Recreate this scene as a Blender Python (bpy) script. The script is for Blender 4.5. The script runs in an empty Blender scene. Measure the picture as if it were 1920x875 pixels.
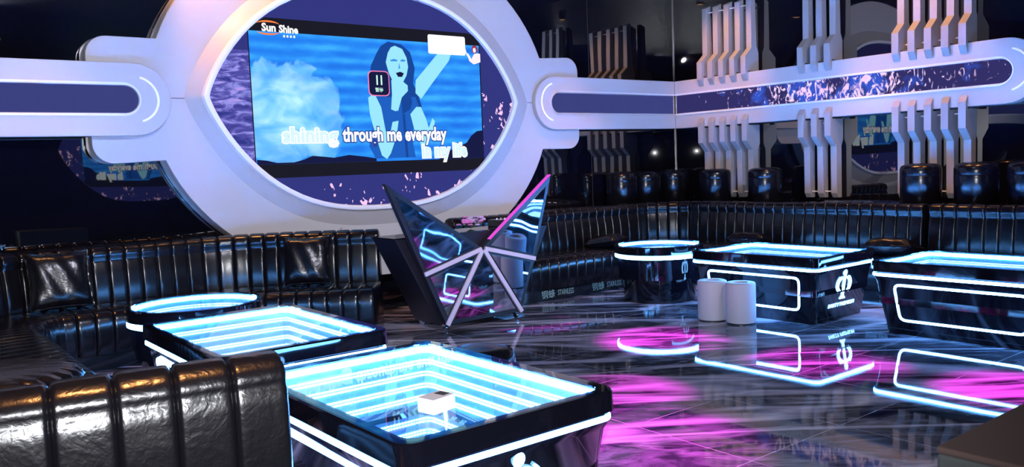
import bpy, bmesh, math, random
from mathutils import Vector, Matrix
random.seed(7)
SC = bpy.context.scene
COL = SC.collection
PI = math.pi

# ------------------------------------------------------------------ camera
f_px = 1583.4
P, RL, YW = math.radians(4.61), math.radians(-2.274), math.radians(-38.02)
def cam_dir(d):
    r, w, u = d
    z = w*math.cos(P)-u*math.sin(P); y = -(w*math.sin(P)+u*math.cos(P)); x = r
    return Vector((x*math.cos(RL)-y*math.sin(RL), x*math.sin(RL)+y*math.cos(RL), z))
ax = cam_dir((math.cos(YW), -math.sin(YW), 0)); ay = cam_dir((math.sin(YW), math.cos(YW), 0)); az = cam_dir((0, 0, 1))
# rows = world axes in camera space (x right, y down, z forward)
cm = Matrix(((ax[0], -ax[1], -ax[2], 0), (ay[0], -ay[1], -ay[2], 0), (az[0], -az[1], -az[2], 1.5), (0, 0, 0, 1)))
cd = bpy.data.cameras.new('camera'); cam = bpy.data.objects.new('camera', cd); COL.objects.link(cam)
cam.matrix_world = cm
cd.sensor_width = 36; cd.lens = f_px/1920*36; cd.clip_start = 0.05; cd.clip_end = 100
SC.camera = cam

# ------------------------------------------------------------------ world, exposure, lamps
SC.view_settings.view_transform = 'Standard'; SC.view_settings.look = 'None'
SC.view_settings.exposure = 0.0; SC.view_settings.gamma = 1.0
SC.view_settings.use_curve_mapping = False
w = bpy.data.worlds.new('world'); SC.world = w; w.use_nodes = True
w.node_tree.nodes['Background'].inputs[0].default_value = (0.02, 0.02, 0.05, 1)
w.node_tree.nodes['Background'].inputs[1].default_value = 0.2
SC.cycles.max_bounces = 14; SC.cycles.glossy_bounces = 8; SC.cycles.transparent_max_bounces = 12
SC.cycles.sample_clamp_indirect = 5
SC.cycles.use_denoising = True

def aim(o, target):
    d = Vector(target)-o.location
    o.rotation_euler = d.to_track_quat('-Z', 'Y').to_euler()
def spot(name, loc, target, color, power, deg, blend=0.5, rad=0.05):
    l = bpy.data.lights.new(name, 'SPOT'); l.color = color; l.energy = power
    l.spot_size = math.radians(deg); l.spot_blend = blend; l.shadow_soft_size = rad
    o = bpy.data.objects.new(name, l); COL.objects.link(o); o.location = loc; aim(o, target); return o
def area(name, loc, target, color, power, sx, sy):
    l = bpy.data.lights.new(name, 'AREA'); l.shape = 'RECTANGLE'; l.size = sx; l.size_y = sy; l.color = color; l.energy = power
    o = bpy.data.objects.new(name, l); COL.objects.link(o); o.location = loc; aim(o, target); return o
# the photographer's flash just above the lens
spot('camera_flash', (-0.05, -0.05, 1.66), (5.5, 8.0, 2.2), (0.93, 0.94, 1.0), 950, 96, 0.7, 0.035)
# added wash spots, unseen overhead, to brighten the screen wall and the fins
spot('added_wash', (1.6, 1.2, 4.1), (3.2, 8.2, 2.2), (0.84, 0.82, 1.0), 800, 75, 0.8, 0.05)
spot('added_wash', (5.4, 1.6, 4.1), (7.2, 8.2, 2.2), (0.84, 0.82, 1.0), 650, 80, 0.8, 0.05)
spot('added_wash', (4.2, 3.0, 4.1), (9.4, 4.5, 2.2), (0.84, 0.82, 1.0), 80, 80, 0.8, 0.05)
# warm ceiling spots over the sofas and the screen surround
WARM = (1.0, 0.42, 0.13)
for loc, tg, pw, dg in [((0.6, 2.45, 4.1), (0.5, 2.72, 0.9), 520, 34), ((1.2, 7.0, 4.1), (1.4, 7.6, 0.9), 160, 50),
                        ((3.0, 7.0, 4.1), (2.9, 7.8, 1.0), 60, 40), ((0.4, 5.0, 4.1), (0.45, 4.3, 0.6), 420, 50),
                        ((7.3, 6.9, 4.1), (7.2, 7.7, 0.9), 200, 50), ((8.2, 5.2, 4.1), (8.6, 5.2, 0.9), 190, 60),
                        ((8.2, 3.2, 4.1), (8.6, 3.2, 0.9), 190, 60), ((8.0, 7.0, 4.1), (9.4, 7.2, 2.6), 200, 50),
                        ((8.3, 4.7, 4.1), (9.4, 4.6, 2.4), 200, 60), ((2.5, 7.8, 4.15), (3.05, 8.04, 2.9), 200, 60)]:
    spot('warm_spot', loc, tg, WARM, pw, dg, 0.7, 0.06)
spot('warm_spot', (3.0, 0.2, 4.1), (2.4, 0.7, 0.7), (1.0, 0.85, 0.75), 45, 50, 0.8, 0.1)  # added unseen lamp to brighten the near cabinet
# magenta moving-head beams on the floor
MAG = (1.0, 0.03, 0.85)
for (x, y), pw, dg in [((5.25, 4.75), 620, 15), ((5.4, 3.35), 600, 15), ((5.55, 2.1), 600, 14), ((3.85, 3.85), 450, 13),
                       ((3.3, 3.1), 650, 17), ((5.0, 6.1), 420, 12), ((3.2, 4.9), 300, 12), ((2.9, 2.4), 300, 14)]:
    spot('magenta_beam', (x+0.5, y+1.4, 4.1), (x, y, 0), MAG, pw*4.6, dg+1, 0.9, 0.05)

# ------------------------------------------------------------------ material helpers
def nt(name):
    m = bpy.data.materials.new(name); m.use_nodes = True
    t = m.node_tree; t.nodes.clear(); out = t.nodes.new('ShaderNodeOutputMaterial'); return m, t, out
def pr(name, col, rough=0.5, metal=0.0, ior=1.5, bump=0, bscale=20, emit=None, estr=0, coat=0, bdist=0.01, detail=3, stretch=(1, 1, 1)):
    m, t, out = nt(name); b = t.nodes.new('ShaderNodeBsdfPrincipled')
    b.inputs['Base Color'].default_value = (*col, 1); b.inputs['Roughness'].default_value = rough
    b.inputs['Metallic'].default_value = metal; b.inputs['IOR'].default_value = ior
    b.inputs['Coat Weight'].default_value = coat
    if emit: b.inputs['Emission Color'].default_value = (*emit, 1); b.inputs['Emission Strength'].default_value = estr
    if bump:
        tc = t.nodes.new('ShaderNodeTexCoord'); mp = t.nodes.new('ShaderNodeMapping'); mp.inputs['Scale'].default_value = stretch
        n = t.nodes.new('ShaderNodeTexNoise'); n.inputs['Scale'].default_value = bscale; n.inputs['Detail'].default_value = detail
        bp = t.nodes.new('ShaderNodeBump'); bp.inputs['Strength'].default_value = bump; bp.inputs['Distance'].default_value = bdist
        t.links.new(tc.outputs['Object'], mp.inputs[0]); t.links.new(mp.outputs[0], n.inputs['Vector'])
        t.links.new(n.outputs['Fac'], bp.inputs['Height']); t.links.new(bp.outputs[0], b.inputs['Normal'])
    t.links.new(b.outputs[0], out.inputs[0]); return m
def em(name, col, s):
    m, t, out = nt(name); e = t.nodes.new('ShaderNodeEmission'); e.inputs[0].default_value = (*col, 1); e.inputs[1].default_value = s
    t.links.new(e.outputs[0], out.inputs[0]); return m
def math_n(t, op, a, b=None, c=None):
    n = t.nodes.new('ShaderNodeMath'); n.operation = op
    for i, v in enumerate((a, b, c)):
        if v is None: continue
        if isinstance(v, (int, float)): n.inputs[i].default_value = v
        else: t.links.new(v, n.inputs[i])
    return n.outputs[0]
def ramp(t, fac, stops):
    r = t.nodes.new('ShaderNodeValToRGB'); e = r.color_ramp.elements
    while len(e) < len(stops): e.new(0.5)
    for i, (p, c) in enumerate(stops): e[i].position = p; e[i].color = (*c, 1)
    t.links.new(fac, r.inputs[0]); return r.outputs[0]
def noise(t, vec, scale, detail=3, dist=0, rough=0.5):
    n = t.nodes.new('ShaderNodeTexNoise'); n.inputs['Scale'].default_value = scale; n.inputs['Detail'].default_value = detail
    n.inputs['Distortion'].default_value = dist; n.inputs['Roughness'].default_value = rough
    t.links.new(vec, n.inputs['Vector']); return n.outputs['Fac']
def mapping(t, vec, scale=(1, 1, 1), rot=(0, 0, 0), loc=(0, 0, 0)):
    m = t.nodes.new('ShaderNodeMapping'); m.inputs['Scale'].default_value = scale; m.inputs['Rotation'].default_value = rot; m.inputs['Location'].default_value = loc
    t.links.new(vec, m.inputs[0]); return m.outputs[0]
def mix(t, fac, a, b, kind='MIX'):
    n = t.nodes.new('ShaderNodeMix'); n.data_type = 'RGBA'; n.blend_type = kind
    for i, v in ((0, fac), (6, a), (7, b)):
        if isinstance(v, (int, float)): n.inputs[i].default_value = v
        elif isinstance(v, tuple): n.inputs[i].default_value = (*v, 1)
        else: t.links.new(v, n.inputs[i])
    return n.outputs[2]
def objco(t):
    return t.nodes.new('ShaderNodeTexCoord').outputs['Object']

# ------------------------------------------------------------------ materials
M = {}
M['gloss_wall'] = pr('black_gloss_laminate', (0.003, 0.003, 0.006), 0.015, ior=2.45, bump=0.22, bscale=0.9, bdist=0.02, detail=1)
M['ceiling'] = pr('black_ceiling', (0.01, 0.01, 0.014), 0.5)
M['dark_wall'] = pr('dark_wall', (0.012, 0.012, 0.016), 0.6)
M['stand_side'] = pr('matt_black_panel', (0.006, 0.005, 0.012), 0.5)
M['white'] = pr('white_painted_panel', (0.50, 0.475, 0.48), 0.42, bump=0.03, bscale=3, bdist=0.01)
M['fin'] = pr('white_painted_fin', (0.36, 0.35, 0.36), 0.38)
M['seam'] = pr('dark_joint', (0.05, 0.04, 0.05), 0.5)
M['rim'] = pr('pale_plastic_rim', (0.82, 0.80, 0.86), 0.3)
M['arc'] = pr('frosted_light_diffuser', (0.9, 0.88, 0.95), 0.4, emit=(0.85, 0.82, 1), estr=0.25)
M['chrome'] = pr('chrome', (0.75, 0.75, 0.78), 0.12, metal=1)
M['black_metal'] = pr('black_metal', (0.015, 0.015, 0.02), 0.3)
M['table_black'] = pr('table_gloss_black', (0.004, 0.004, 0.008), 0.05, ior=1.7, bump=0.06, bscale=3, bdist=0.01)
M['well'] = pr('table_well_wall', (0.10, 0.17, 0.26), 0.35)
M['mirror'] = pr('well_mirror', (0.45, 0.58, 0.70), 0.04, metal=1)
M['led'] = em('cool_white_led', (0.10, 0.38, 1.0), 55)
M['logo'] = em('logo_led', (0.15, 0.45, 1.0), 16)
M['magenta_edge_glow'] = em('magenta_edge_glow', (1.0, 0.10, 0.85), 0.85)  # glow put into the wing edge in place of reflected magenta light
M['grey_stool'] = pr('pale_grey_leatherette', (0.50, 0.47, 0.53), 0.6, bump=0.35, bscale=9, bdist=0.006, stretch=(1, 1, 3))
M['dark_inside'] = pr('dark_opening', (0.06, 0.055, 0.06), 0.7)
M['speaker_top'] = pr('dark_brown_carpeted_top', (0.042, 0.022, 0.018), 0.85, bump=0.5, bscale=300, bdist=0.002)
M['speaker_side'] = pr('grey_carpet_side', (0.028, 0.033, 0.032), 0.85, bump=0.5, bscale=300, bdist=0.002)
M['lilac'] = pr('lilac_painted_strip', (0.62, 0.52, 0.66), 0.4)
M['thread'] = pr('grey_thread', (0.55, 0.52, 0.52), 0.6)
M['paper'] = pr('white_card_box', (0.85, 0.72, 0.72), 0.6, emit=None)
M['pink_petal'] = pr('pink_petal', (0.75, 0.22, 0.62), 0.6)
M['lilac_petal'] = pr('lilac_petal', (0.60, 0.42, 0.66), 0.6)
M['leaf'] = pr('dark_leaf', (0.03, 0.06, 0.04), 0.6)
M['green_print'] = pr('pale_green_print', (0.16, 0.24, 0.22), 0.6)
M['plinth'] = pr('sofa_plinth_gloss', (0.008, 0.010, 0.014), 0.08, ior=1.6)
M['lamp'] = em('warm_lamp', (1.0, 0.5, 0.2), 10)

def leather(name, wr, rough=0.22, bs=38):
    m, t, out = nt(name); b = t.nodes.new('ShaderNodeBsdfPrincipled')
    b.inputs['Base Color'].default_value = (0.004, 0.0038, 0.0055, 1)
    co = objco(t)
    n1 = noise(t, co, bs, 4, 0.6); n2 = noise(t, co, 7, 3, 1.4)
    h = math_n(t, 'ADD', math_n(t, 'MULTIPLY', n1, 0.35), n2)
    bp = t.nodes.new('ShaderNodeBump'); bp.inputs['Strength'].default_value = wr; bp.inputs['Distance'].default_value = 0.012
    t.links.new(h, bp.inputs['Height']); t.links.new(bp.outputs[0], b.inputs['Normal'])
    b.inputs['Roughness'].default_value = rough; b.inputs['IOR'].default_value = 1.48
    b.inputs['Coat Weight'].default_value = 0.0; b.inputs['Coat Roughness'].default_value = 0.12
    t.links.new(b.outputs[0], out.inputs[0]); return m
M['leather'] = leather('black_leather', 0.05)
M['leather_worn'] = leather('black_creased_leather', 0.30, 0.25, 42)

def glass_mat():
    m, t, out = nt('table_glass'); tr = t.nodes.new('ShaderNodeBsdfTransparent'); tr.inputs[0].default_value = (0.9, 0.96, 1, 1)
    g = t.nodes.new('ShaderNodeBsdfGlossy'); g.inputs['Roughness'].default_value = 0.01
    lw = t.nodes.new('ShaderNodeLayerWeight'); lw.inputs[0].default_value = 0.5
    fr = math_n(t, 'MULTIPLY_ADD', math_n(t, 'POWER', lw.outputs['Facing'], 5.0), 0.9, 0.035)
    mx = t.nodes.new('ShaderNodeMixShader'); t.links.new(fr, mx.inputs[0]); t.links.new(tr.outputs[0], mx.inputs[1]); t.links.new(g.outputs[0], mx.inputs[2])
    t.links.new(mx.outputs[0], out.inputs[0]); return m
M['glass'] = glass_mat()
def dotted_led(name, k1, k2, col=(0.25, 0.58, 1.0, 1)):
    m, t, out = nt(name); co = objco(t); s = t.nodes.new('ShaderNodeSeparateXYZ'); t.links.new(co, s.inputs[0])
    a = math_n(t, 'ADD', s.outputs[0], s.outputs[1]); a = math_n(t, 'SINE', math_n(t, 'MULTIPLY', a, 2*PI/0.017))
    a = math_n(t, 'MULTIPLY_ADD', a, k1, k2)
    e = t.nodes.new('ShaderNodeEmission'); e.inputs[0].default_value = col; t.links.new(a, e.inputs[1])
    t.links.new(e.outputs[0], out.inputs[0]); return m
M['dots'] = dotted_led('mirrored_dotted_led', 9.0, 17.0); M['dots_top'] = dotted_led('bright_led_strip', 320.0, 800.0, (0.07, 0.30, 1.0, 1))  # first: mirror images of the strip; second: the top strip itself

def floor_mat():
    m, t, out = nt('dark_marble_tiles'); co = objco(t); b = t.nodes.new('ShaderNodeBsdfPrincipled')
    v = mapping(t, co, (1, 1, 1), (0, 0, math.radians(40)))      # vein direction
    vs = mapping(t, v, (0.35, 2.1, 1))
    warp = noise(t, vs, 1.1, 4, 0.5)
    s = t.nodes.new('ShaderNodeSeparateXYZ'); t.links.new(vs, s.inputs[0])
    # thin pale veins: ridges of a stretched noise
    r1 = math_n(t, 'ABSOLUTE', math_n(t, 'SUBTRACT', noise(t, vs, 0.9, 3, 0.4), 0.5))
    r2 = math_n(t, 'ABSOLUTE', math_n(t, 'SUBTRACT', noise(t, mapping(t, vs, (1, 1, 1), (0, 0, 0.1), (5, 3, 0)), 1.4, 5, 0.8), 0.47))
    vein1 = ramp(t, r1, [(0.0, (1, 1, 1)), (0.018, (0.6, 0.6, 0.6)), (0.055, (0, 0, 0))])
    vein2 = ramp(t, r2, [(0.0, (0.7, 0.7, 0.7)), (0.008, (0.4, 0.4, 0.4)), (0.026, (0, 0, 0))])
    cloud = noise(t, mapping(t, v, (0.8, 2.4, 1)), 2.2, 8, 1.6, 0.62)
    base = ramp(t, cloud, [(0.36, (0.006, 0.006, 0.012)), (0.47, (0.045, 0.045, 0.060)), (0.60, (0.13, 0.125, 0.155)), (0.75, (0.22, 0.20, 0.25))])
    c = mix(t, vein2, base, (0.30, 0.27, 0.33)); c = mix(t, vein1, c, (0.62, 0.55, 0.66))
    # tile joints, 0.8 m
    so = t.nodes.new('ShaderNodeSeparateXYZ'); t.links.new(co, so.inputs[0])
    def joint(o, off):
        a = math_n(t, 'FRACT', math_n(t, 'MULTIPLY', math_n(t, 'ADD', o, 80-off), 1.25))
        a = math_n(t, 'ABSOLUTE', math_n(t, 'SUBTRACT', a, 0.5)); return math_n(t, 'GREATER_THAN', a, 0.4962)
    j = math_n(t, 'MAXIMUM', joint(so.outputs[0], 4.2), joint(so.outputs[1], 2.5))
    c = mix(t, j, c, (0.42, 0.38, 0.45))
    t.links.new(c, b.inputs['Base Color'])
    b.inputs['Roughness'].default_value = 0.035; b.inputs['IOR'].default_value = 1.42
    bp = t.nodes.new('ShaderNodeBump'); bp.inputs['Strength'].default_value = 0.10; bp.inputs['Distance'].default_value = 0.01
    hh = math_n(t, 'SUBTRACT', noise(t, co, 1.6, 2), math_n(t, 'MULTIPLY', j, 0.25))
    t.links.new(hh, bp.inputs['Height']); t.links.new(bp.outputs[0], b.inputs['Normal'])
    t.links.new(b.outputs[0], out.inputs[0]); return m
M['floor'] = floor_mat()

def sparkle(t, co, scale, thr):
    a = noise(t, mapping(t, co, (1.0, 1.0, 0.55)), scale, 2, 1.2); c = noise(t, mapping(t, co, (1, 1, 1), (0, 0.5, 0), (4, 2, 1)), scale*0.8, 2, 2.0)
    return math_n(t, 'MULTIPLY', math_n(t, 'GREATER_THAN', a, thr), math_n(t, 'GREATER_THAN', c, 0.48))
def led_wall_mat():
    m, t, out = nt('led_wall_picture'); co = objco(t); s = t.nodes.new('ShaderNodeSeparateXYZ'); t.links.new(co, s.inputs[0])
    base = (0.035, 0.040, 0.22)
    n = noise(t, mapping(t, co, (2.2, 1, 7)), 2.2, 5, 1.0, 0.6)
    left = ramp(t, n, [(0.35, (0.03, 0.04, 0.25)), (0.5, (0.10, 0.09, 0.42)), (0.62, (0.30, 0.30, 0.85)), (0.72, (0.65, 0.35, 0.85))])
    ml = math_n(t, 'MULTIPLY', math_n(t, 'LESS_THAN', s.outputs[0], -1.3), math_n(t, 'LESS_THAN', s.outputs[2], 0.45))
    c = mix(t, ml, base, left)
    # sparks on the right and along the bottom
    sp = sparkle(t, co, 9.0, 0.58)
    mr = math_n(t, 'MULTIPLY', math_n(t, 'GREATER_THAN', s.outputs[0], -0.75), math_n(t, 'LESS_THAN', s.outputs[2], 0.1))
    n3 = noise(t, co, 3.0, 2)
    mask = math_n(t, 'MULTIPLY', mr, math_n(t, 'GREATER_THAN', n3, 0.5))
    c = mix(t, math_n(t, 'MULTIPLY', sp, mask), c, (1.0, 0.62, 0.95))
    e = t.nodes.new('ShaderNodeEmission'); t.links.new(c, e.inputs[0]); e.inputs[1].default_value = 1.0
    t.links.new(e.outputs[0], out.inputs[0]); return m
M['led_wall'] = led_wall_mat()
def video_mat():
    m, t, out = nt('video_background'); co = objco(t)
    s = t.nodes.new('ShaderNodeSeparateXYZ'); t.links.new(co, s.inputs[0])
    slat = math_n(t, 'SINE', math_n(t, 'MULTIPLY', s.outputs[2], 52)); slat = math_n(t, 'MULTIPLY_ADD', slat, 0.10, 0.5)
    n = noise(t, mapping(t, co, (1.2, 1, 4)), 2.0, 4); f = math_n(t, 'ADD', math_n(t, 'MULTIPLY', n, 0.7), math_n(t, 'SUBTRACT', slat, 0.35))
    c = ramp(t, f, [(0.30, (0.015, 0.16, 0.75)), (0.5, (0.022, 0.25, 0.88)), (0.70, (0.05, 0.42, 1.0))])
    dx = math_n(t, 'MULTIPLY', math_n(t, 'ADD', s.outputs[0], 1.05), 1.45); dz = math_n(t, 'MULTIPLY', math_n(t, 'ADD', s.outputs[2], 0.16), 1.75)
    d = math_n(t, 'SQRT', math_n(t, 'ADD', math_n(t, 'MULTIPLY', dx, dx), math_n(t, 'MULTIPLY', dz, dz)))
    n2 = noise(t, co, 2.4, 5, 0.8); d = math_n(t, 'ADD', d, math_n(t, 'MULTIPLY_ADD', n2, 0.9, -0.45))
    glow = ramp(t, d, [(0.35, (1, 1, 1)), (0.62, (0.75, 0.75, 0.75)), (0.88, (0.62, 0.62, 0.62)), (0.93, (0, 0, 0))])
    c = mix(t, glow, c, ramp(t, noise(t, mapping(t, co, (1, 1, 1.5)), 2.6, 4, 0.6), [(0.32, (0.08, 0.42, 0.98)), (0.48, (0.22, 0.62, 1.0)), (0.62, (0.48, 0.86, 1.0))]))
    e = t.nodes.new('ShaderNodeEmission'); t.links.new(c, e.inputs[0]); e.inputs[1].default_value = 1.1
    t.links.new(e.outputs[0], out.inputs[0]); return m
M['video'] = video_mat()
def haze_mat():
    m, t, out = nt('video_pale_glow'); co = objco(t)
    n = noise(t, mapping(t, co, (1.0, 1, 1.6)), 2.2, 4, 0.5)
    c = ramp(t, n, [(0.35, (0.05, 0.33, 0.95)), (0.5, (0.12, 0.50, 1.0)), (0.68, (0.30, 0.72, 1.0))])
    e = t.nodes.new('ShaderNodeEmission'); t.links.new(c, e.inputs[0]); t.links.new(e.outputs[0], out.inputs[0]); return m
M['haze'] = haze_mat()
def ribbon_mat(kind):
    m, t, out = nt('led_ribbon_'+kind); co = objco(t); s = t.nodes.new('ShaderNodeSeparateXYZ'); t.links.new(co, s.inputs[0])
    base = (0.034, 0.030, 0.14)
    if kind == 'plain':
        n = noise(t, co, 3, 2); c = mix(t, math_n(t, 'MULTIPLY', n, 0.5), (0.05, 0.055, 0.22), (0.03, 0.05, 0.20))
    else:   # world y runs along the right wall; sparks strongest near y = 5.6
        d = math_n(t, 'ABSOLUTE', math_n(t, 'SUBTRACT', s.outputs[1], 5.55))
        near = math_n(t, 'MULTIPLY', math_n(t, 'SUBTRACT', 1.35, d), 0.14); near = math_n(t, 'MINIMUM', near, 0.12)
        sp = noise(t, mapping(t, co, (1, 1.0, 0.6), (0.4, 0, 0)), 11, 2, 2.2)
        msk = ramp(t, math_n(t, 'ADD', sp, near), [(0.60, (0, 0, 0)), (0.645, (0.35, 0.35, 0.35)), (0.70, (1, 1, 1))])
        bl = ramp(t, math_n(t, 'ADD', noise(t, co, 4, 2), math_n(t, 'MULTIPLY', near, 1.3)), [(0.58, (0, 0, 0)), (0.75, (0.8, 0.8, 0.8))])
        c = mix(t, bl, base, (0.04, 0.12, 0.75))
        c = mix(t, msk, c, mix(t, noise(t, co, 6, 2), (1.0, 0.45, 0.9), (0.9, 0.95, 1.3)))
    e = t.nodes.new('ShaderNodeEmission'); t.links.new(c, e.inputs[0]); e.inputs[1].default_value = 1.0
    t.links.new(e.outputs[0], out.inputs[0]); return m
M['ribbon_plain'] = ribbon_mat('plain'); M['ribbon_spark'] = ribbon_mat('spark')
def flat(name, c, s=1.0): M[name] = em(name, c, s)
flat('v_black', (0.012, 0.012, 0.022)); flat('v_hair', (0.010, 0.065, 0.33)); flat('v_body', (0.015, 0.12, 0.55)); flat('v_skin', (0.34, 0.82, 1.0))
flat('v_mid', (0.05, 0.30, 0.80)); flat('v_dark', (0.010, 0.012, 0.06)); flat('v_white', (1, 1, 1), 1.1); flat('v_cream', (1.0, 0.9, 0.95), 1.0)
flat('v_orange', (1.0, 0.25, 0.06)); flat('v_red', (0.35, 0.03, 0.06)); flat('v_outline', (0.02, 0.06, 0.35)); flat('v_pink', (1.0, 0.25, 0.5)); flat('v_pale', (0.72, 0.95, 1.0)); flat('v_mint', (0.6, 1.0, 0.85))

# ------------------------------------------------------------------ object helpers
def tag(o, label=None, cat=None, group=None, kind=None):
    if label: o['label'] = label
    if cat: o['category'] = cat
    if group: o['group'] = group
    if kind: o['kind'] = kind
    return o
def thing(name, label, cat, loc=(0, 0, 0), rz=0, group=None):
    o = bpy.data.objects.new(name, None); COL.objects.link(o); o.empty_display_size = 0.1
    o.location = loc; o.rotation_euler = (0, 0, rz); return tag(o, label, cat, group)
class MB:
    def __init__(s): s.v = []; s.f = []; s.mi = []
    def add(s, vs, fs, mi=0):
        n = len(s.v); s.v += [tuple(v) for v in vs]
        for f in fs: s.f.append(tuple(i+n for i in f)); s.mi.append(mi)
        return s
    def box(s, c, d, mi=0, rz=0):
        vs = []
        for z in (-1, 1):
            for y in (-1, 1):
                for x in (-1, 1):
                    px, py = x*d[0]/2, y*d[1]/2
                    vs.append((c[0]+px*math.cos(rz)-py*math.sin(rz), c[1]+px*math.sin(rz)+py*math.cos(rz), c[2]+z*d[2]/2))
        return s.add(vs, [(0, 2, 3, 1), (4, 5, 7, 6), (0, 1, 5, 4), (1, 3, 7, 5), (3, 2, 6, 7), (2, 0, 4, 6)], mi)
    def loft(s, loops, cap0=True, cap1=True, mi=0, closed=True):
        n = len(loops[0]); vs = [p for l in loops for p in l]; fs = []
        for k in range(len(loops)-1):
            for i in range(n if closed else n-1):
                j = (i+1) % n; fs.append((k*n+i, k*n+j, (k+1)*n+j, (k+1)*n+i))
        if cap0: fs.append(tuple(reversed(range(n))))
        if cap1: fs.append(tuple(range((len(loops)-1)*n, len(loops)*n)))
        return s.add(vs, fs, mi)
    def lathe(s, prof, c=(0, 0, 0), n=40, cap0=True, cap1=True, mi=0):
        return s.loft([[(c[0]+r*math.cos(2*PI*i/n), c[1]+r*math.sin(2*PI*i/n), c[2]+z) for i in range(n)] for r, z in prof], cap0, cap1, mi)
    def tube(s, pts, r, n=8, closed=False, mi=0):
        pts = [Vector(p) for p in pts]; L = []
        N = len(pts); up = None
        for i, p in enumerate(pts):
            a = pts[(i-1) % N] if (closed or i > 0) else p; b = pts[(i+1) % N] if (closed or i < N-1) else p
            d = (b-a).normalized()
            if up is None:
                up = Vector((0, 0, 1)) if abs(d.z) < 0.9 else Vector((1, 0, 0))
            x = d.cross(up).normalized(); u = x.cross(d).normalized(); up = u
            L.append([p+x*r*math.cos(2*PI*k/n)+u*r*math.sin(2*PI*k/n) for k in range(n)])
        if closed: L.append(L[0]); return s.loft(L, False, False, mi)
        return s.loft(L, True, True, mi)
    def prism(s, poly, axis, a, b, mi=0):
        def pt(p, h): return {'x': (h, p[0], p[1]), 'y': (p[0], h, p[1]), 'z': (p[0], p[1], h)}[axis]
        return s.loft([[pt(p, a) for p in poly], [pt(p, b) for p in poly]], True, True, mi)
    def build(s, name, mats, parent=None, smooth=False, bevel=0, off=(0, 0, 0), ang=40, seg=2):
        me = bpy.data.meshes.new(name)
        me.from_pydata([(v[0]-off[0], v[1]-off[1], v[2]-off[2]) for v in s.v], [], s.f)
        if not isinstance(mats, (list, tuple)): mats = [mats]
        for m in mats: me.materials.append(m)
        for i, p in enumerate(me.polygons): p.material_index = s.mi[i]; p.use_smooth = smooth
        bm = bmesh.new(); bm.from_mesh(me); bmesh.ops.recalc_face_normals(bm, faces=bm.faces)
        if smooth:
            for e in bm.edges:
                if len(e.link_faces) == 2 and e.calc_face_angle(0) > math.radians(ang): e.smooth = False
        bm.to_mesh(me); bm.free()
        o = bpy.data.objects.new(name, me); COL.objects.link(o)
        if parent: o.parent = parent
        if bevel:
            b = o.modifiers.new('bevel', 'BEVEL'); b.width = bevel; b.segments = seg; b.limit_method = 'ANGLE'; b.angle_limit = math.radians(35)
        return o
def copy_tree(o, parent=None):
    c = o.copy(); COL.objects.link(c)
    if parent: c.parent = parent
    for ch in list(o.children): copy_tree(ch, c)
    return c
def plate_mesh(outer, holes, depth, to3, bevel=0.0):
    """filled 2-D outline with holes, extruded; to3 maps (a,b,h) with h in -depth/2..depth/2"""
    cu = bpy.data.curves.new('plate', 'CURVE'); cu.dimensions = '2D'; cu.fill_mode = 'BOTH'; cu.extrude = max(depth/2-bevel, 0.0001)
    cu.bevel_depth = bevel; cu.bevel_resolution = 2
    for loop in [outer]+holes:
        sp = cu.splines.new('POLY'); sp.points.add(len(loop)-1)
        for p, q in zip(sp.points, loop): p.co = (q[0], q[1], 0, 1)
        sp.use_cyclic_u = True
    ob = bpy.data.objects.new('plate', cu); COL.objects.link(ob)
    me = bpy.data.meshes.new_from_object(ob); bpy.data.objects.remove(ob)
    vs = [to3(v.co.x, v.co.y, v.co.z) for v in me.vertices]; fs = [tuple(p.vertices) for p in me.polygons]
    return vs, fs
FONT = None
def text_mesh(s, size, to3, depth=0.002, bold=0.0, shear=0.0, align='LEFT', xs=1.0):
    cu = bpy.data.curves.new('text', 'FONT'); cu.body = s; cu.size = size; cu.extrude = depth; cu.offset = bold; cu.shear = shear; cu.align_x = align; cu.resolution_u = 2
    ob = bpy.data.objects.new('text', cu); COL.objects.link(ob)
    me = bpy.data.meshes.new_from_object(ob); bpy.data.objects.remove(ob)
    return [to3(v.co.x*xs, v.co.y, v.co.z) for v in me.vertices], [tuple(p.vertices) for p in me.polygons]
def rrect(cx, cy, w, h, r, n=6):
    out = []
    for sx, sy, a0 in ((1, 1, 0), (-1, 1, 90), (-1, -1, 180), (1, -1, 270)):
        for k in range(n+1):
            a = math.radians(a0+90*k/n); out.append((cx+sx*(w/2-r)+r*math.cos(a), cy+sy*(h/2-r)+r*math.sin(a)))
    return out
def struct(o): return tag(o, kind='structure')

# ------------------------------------------------------------------ room shell
XR, YB, X0, Y0, ZC = 9.6, 8.3, -3.0, -8.2, 4.2
struct(MB().box(((X0+XR)/2, (Y0+YB)/2, -0.05), (XR-X0+0.4, YB-Y0+0.4, 0.1)).build('floor', M['floor']))
struct(MB().box(((X0+XR)/2, (Y0+YB)/2, ZC+0.05), (XR-X0+0.4, YB-Y0+0.4, 0.1)).build('ceiling', M['ceiling']))
struct(MB().box(((X0+XR)/2, YB+0.05, ZC/2), (XR-X0+0.2, 0.1, ZC)).build('wall_back', M['gloss_wall']))
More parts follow.
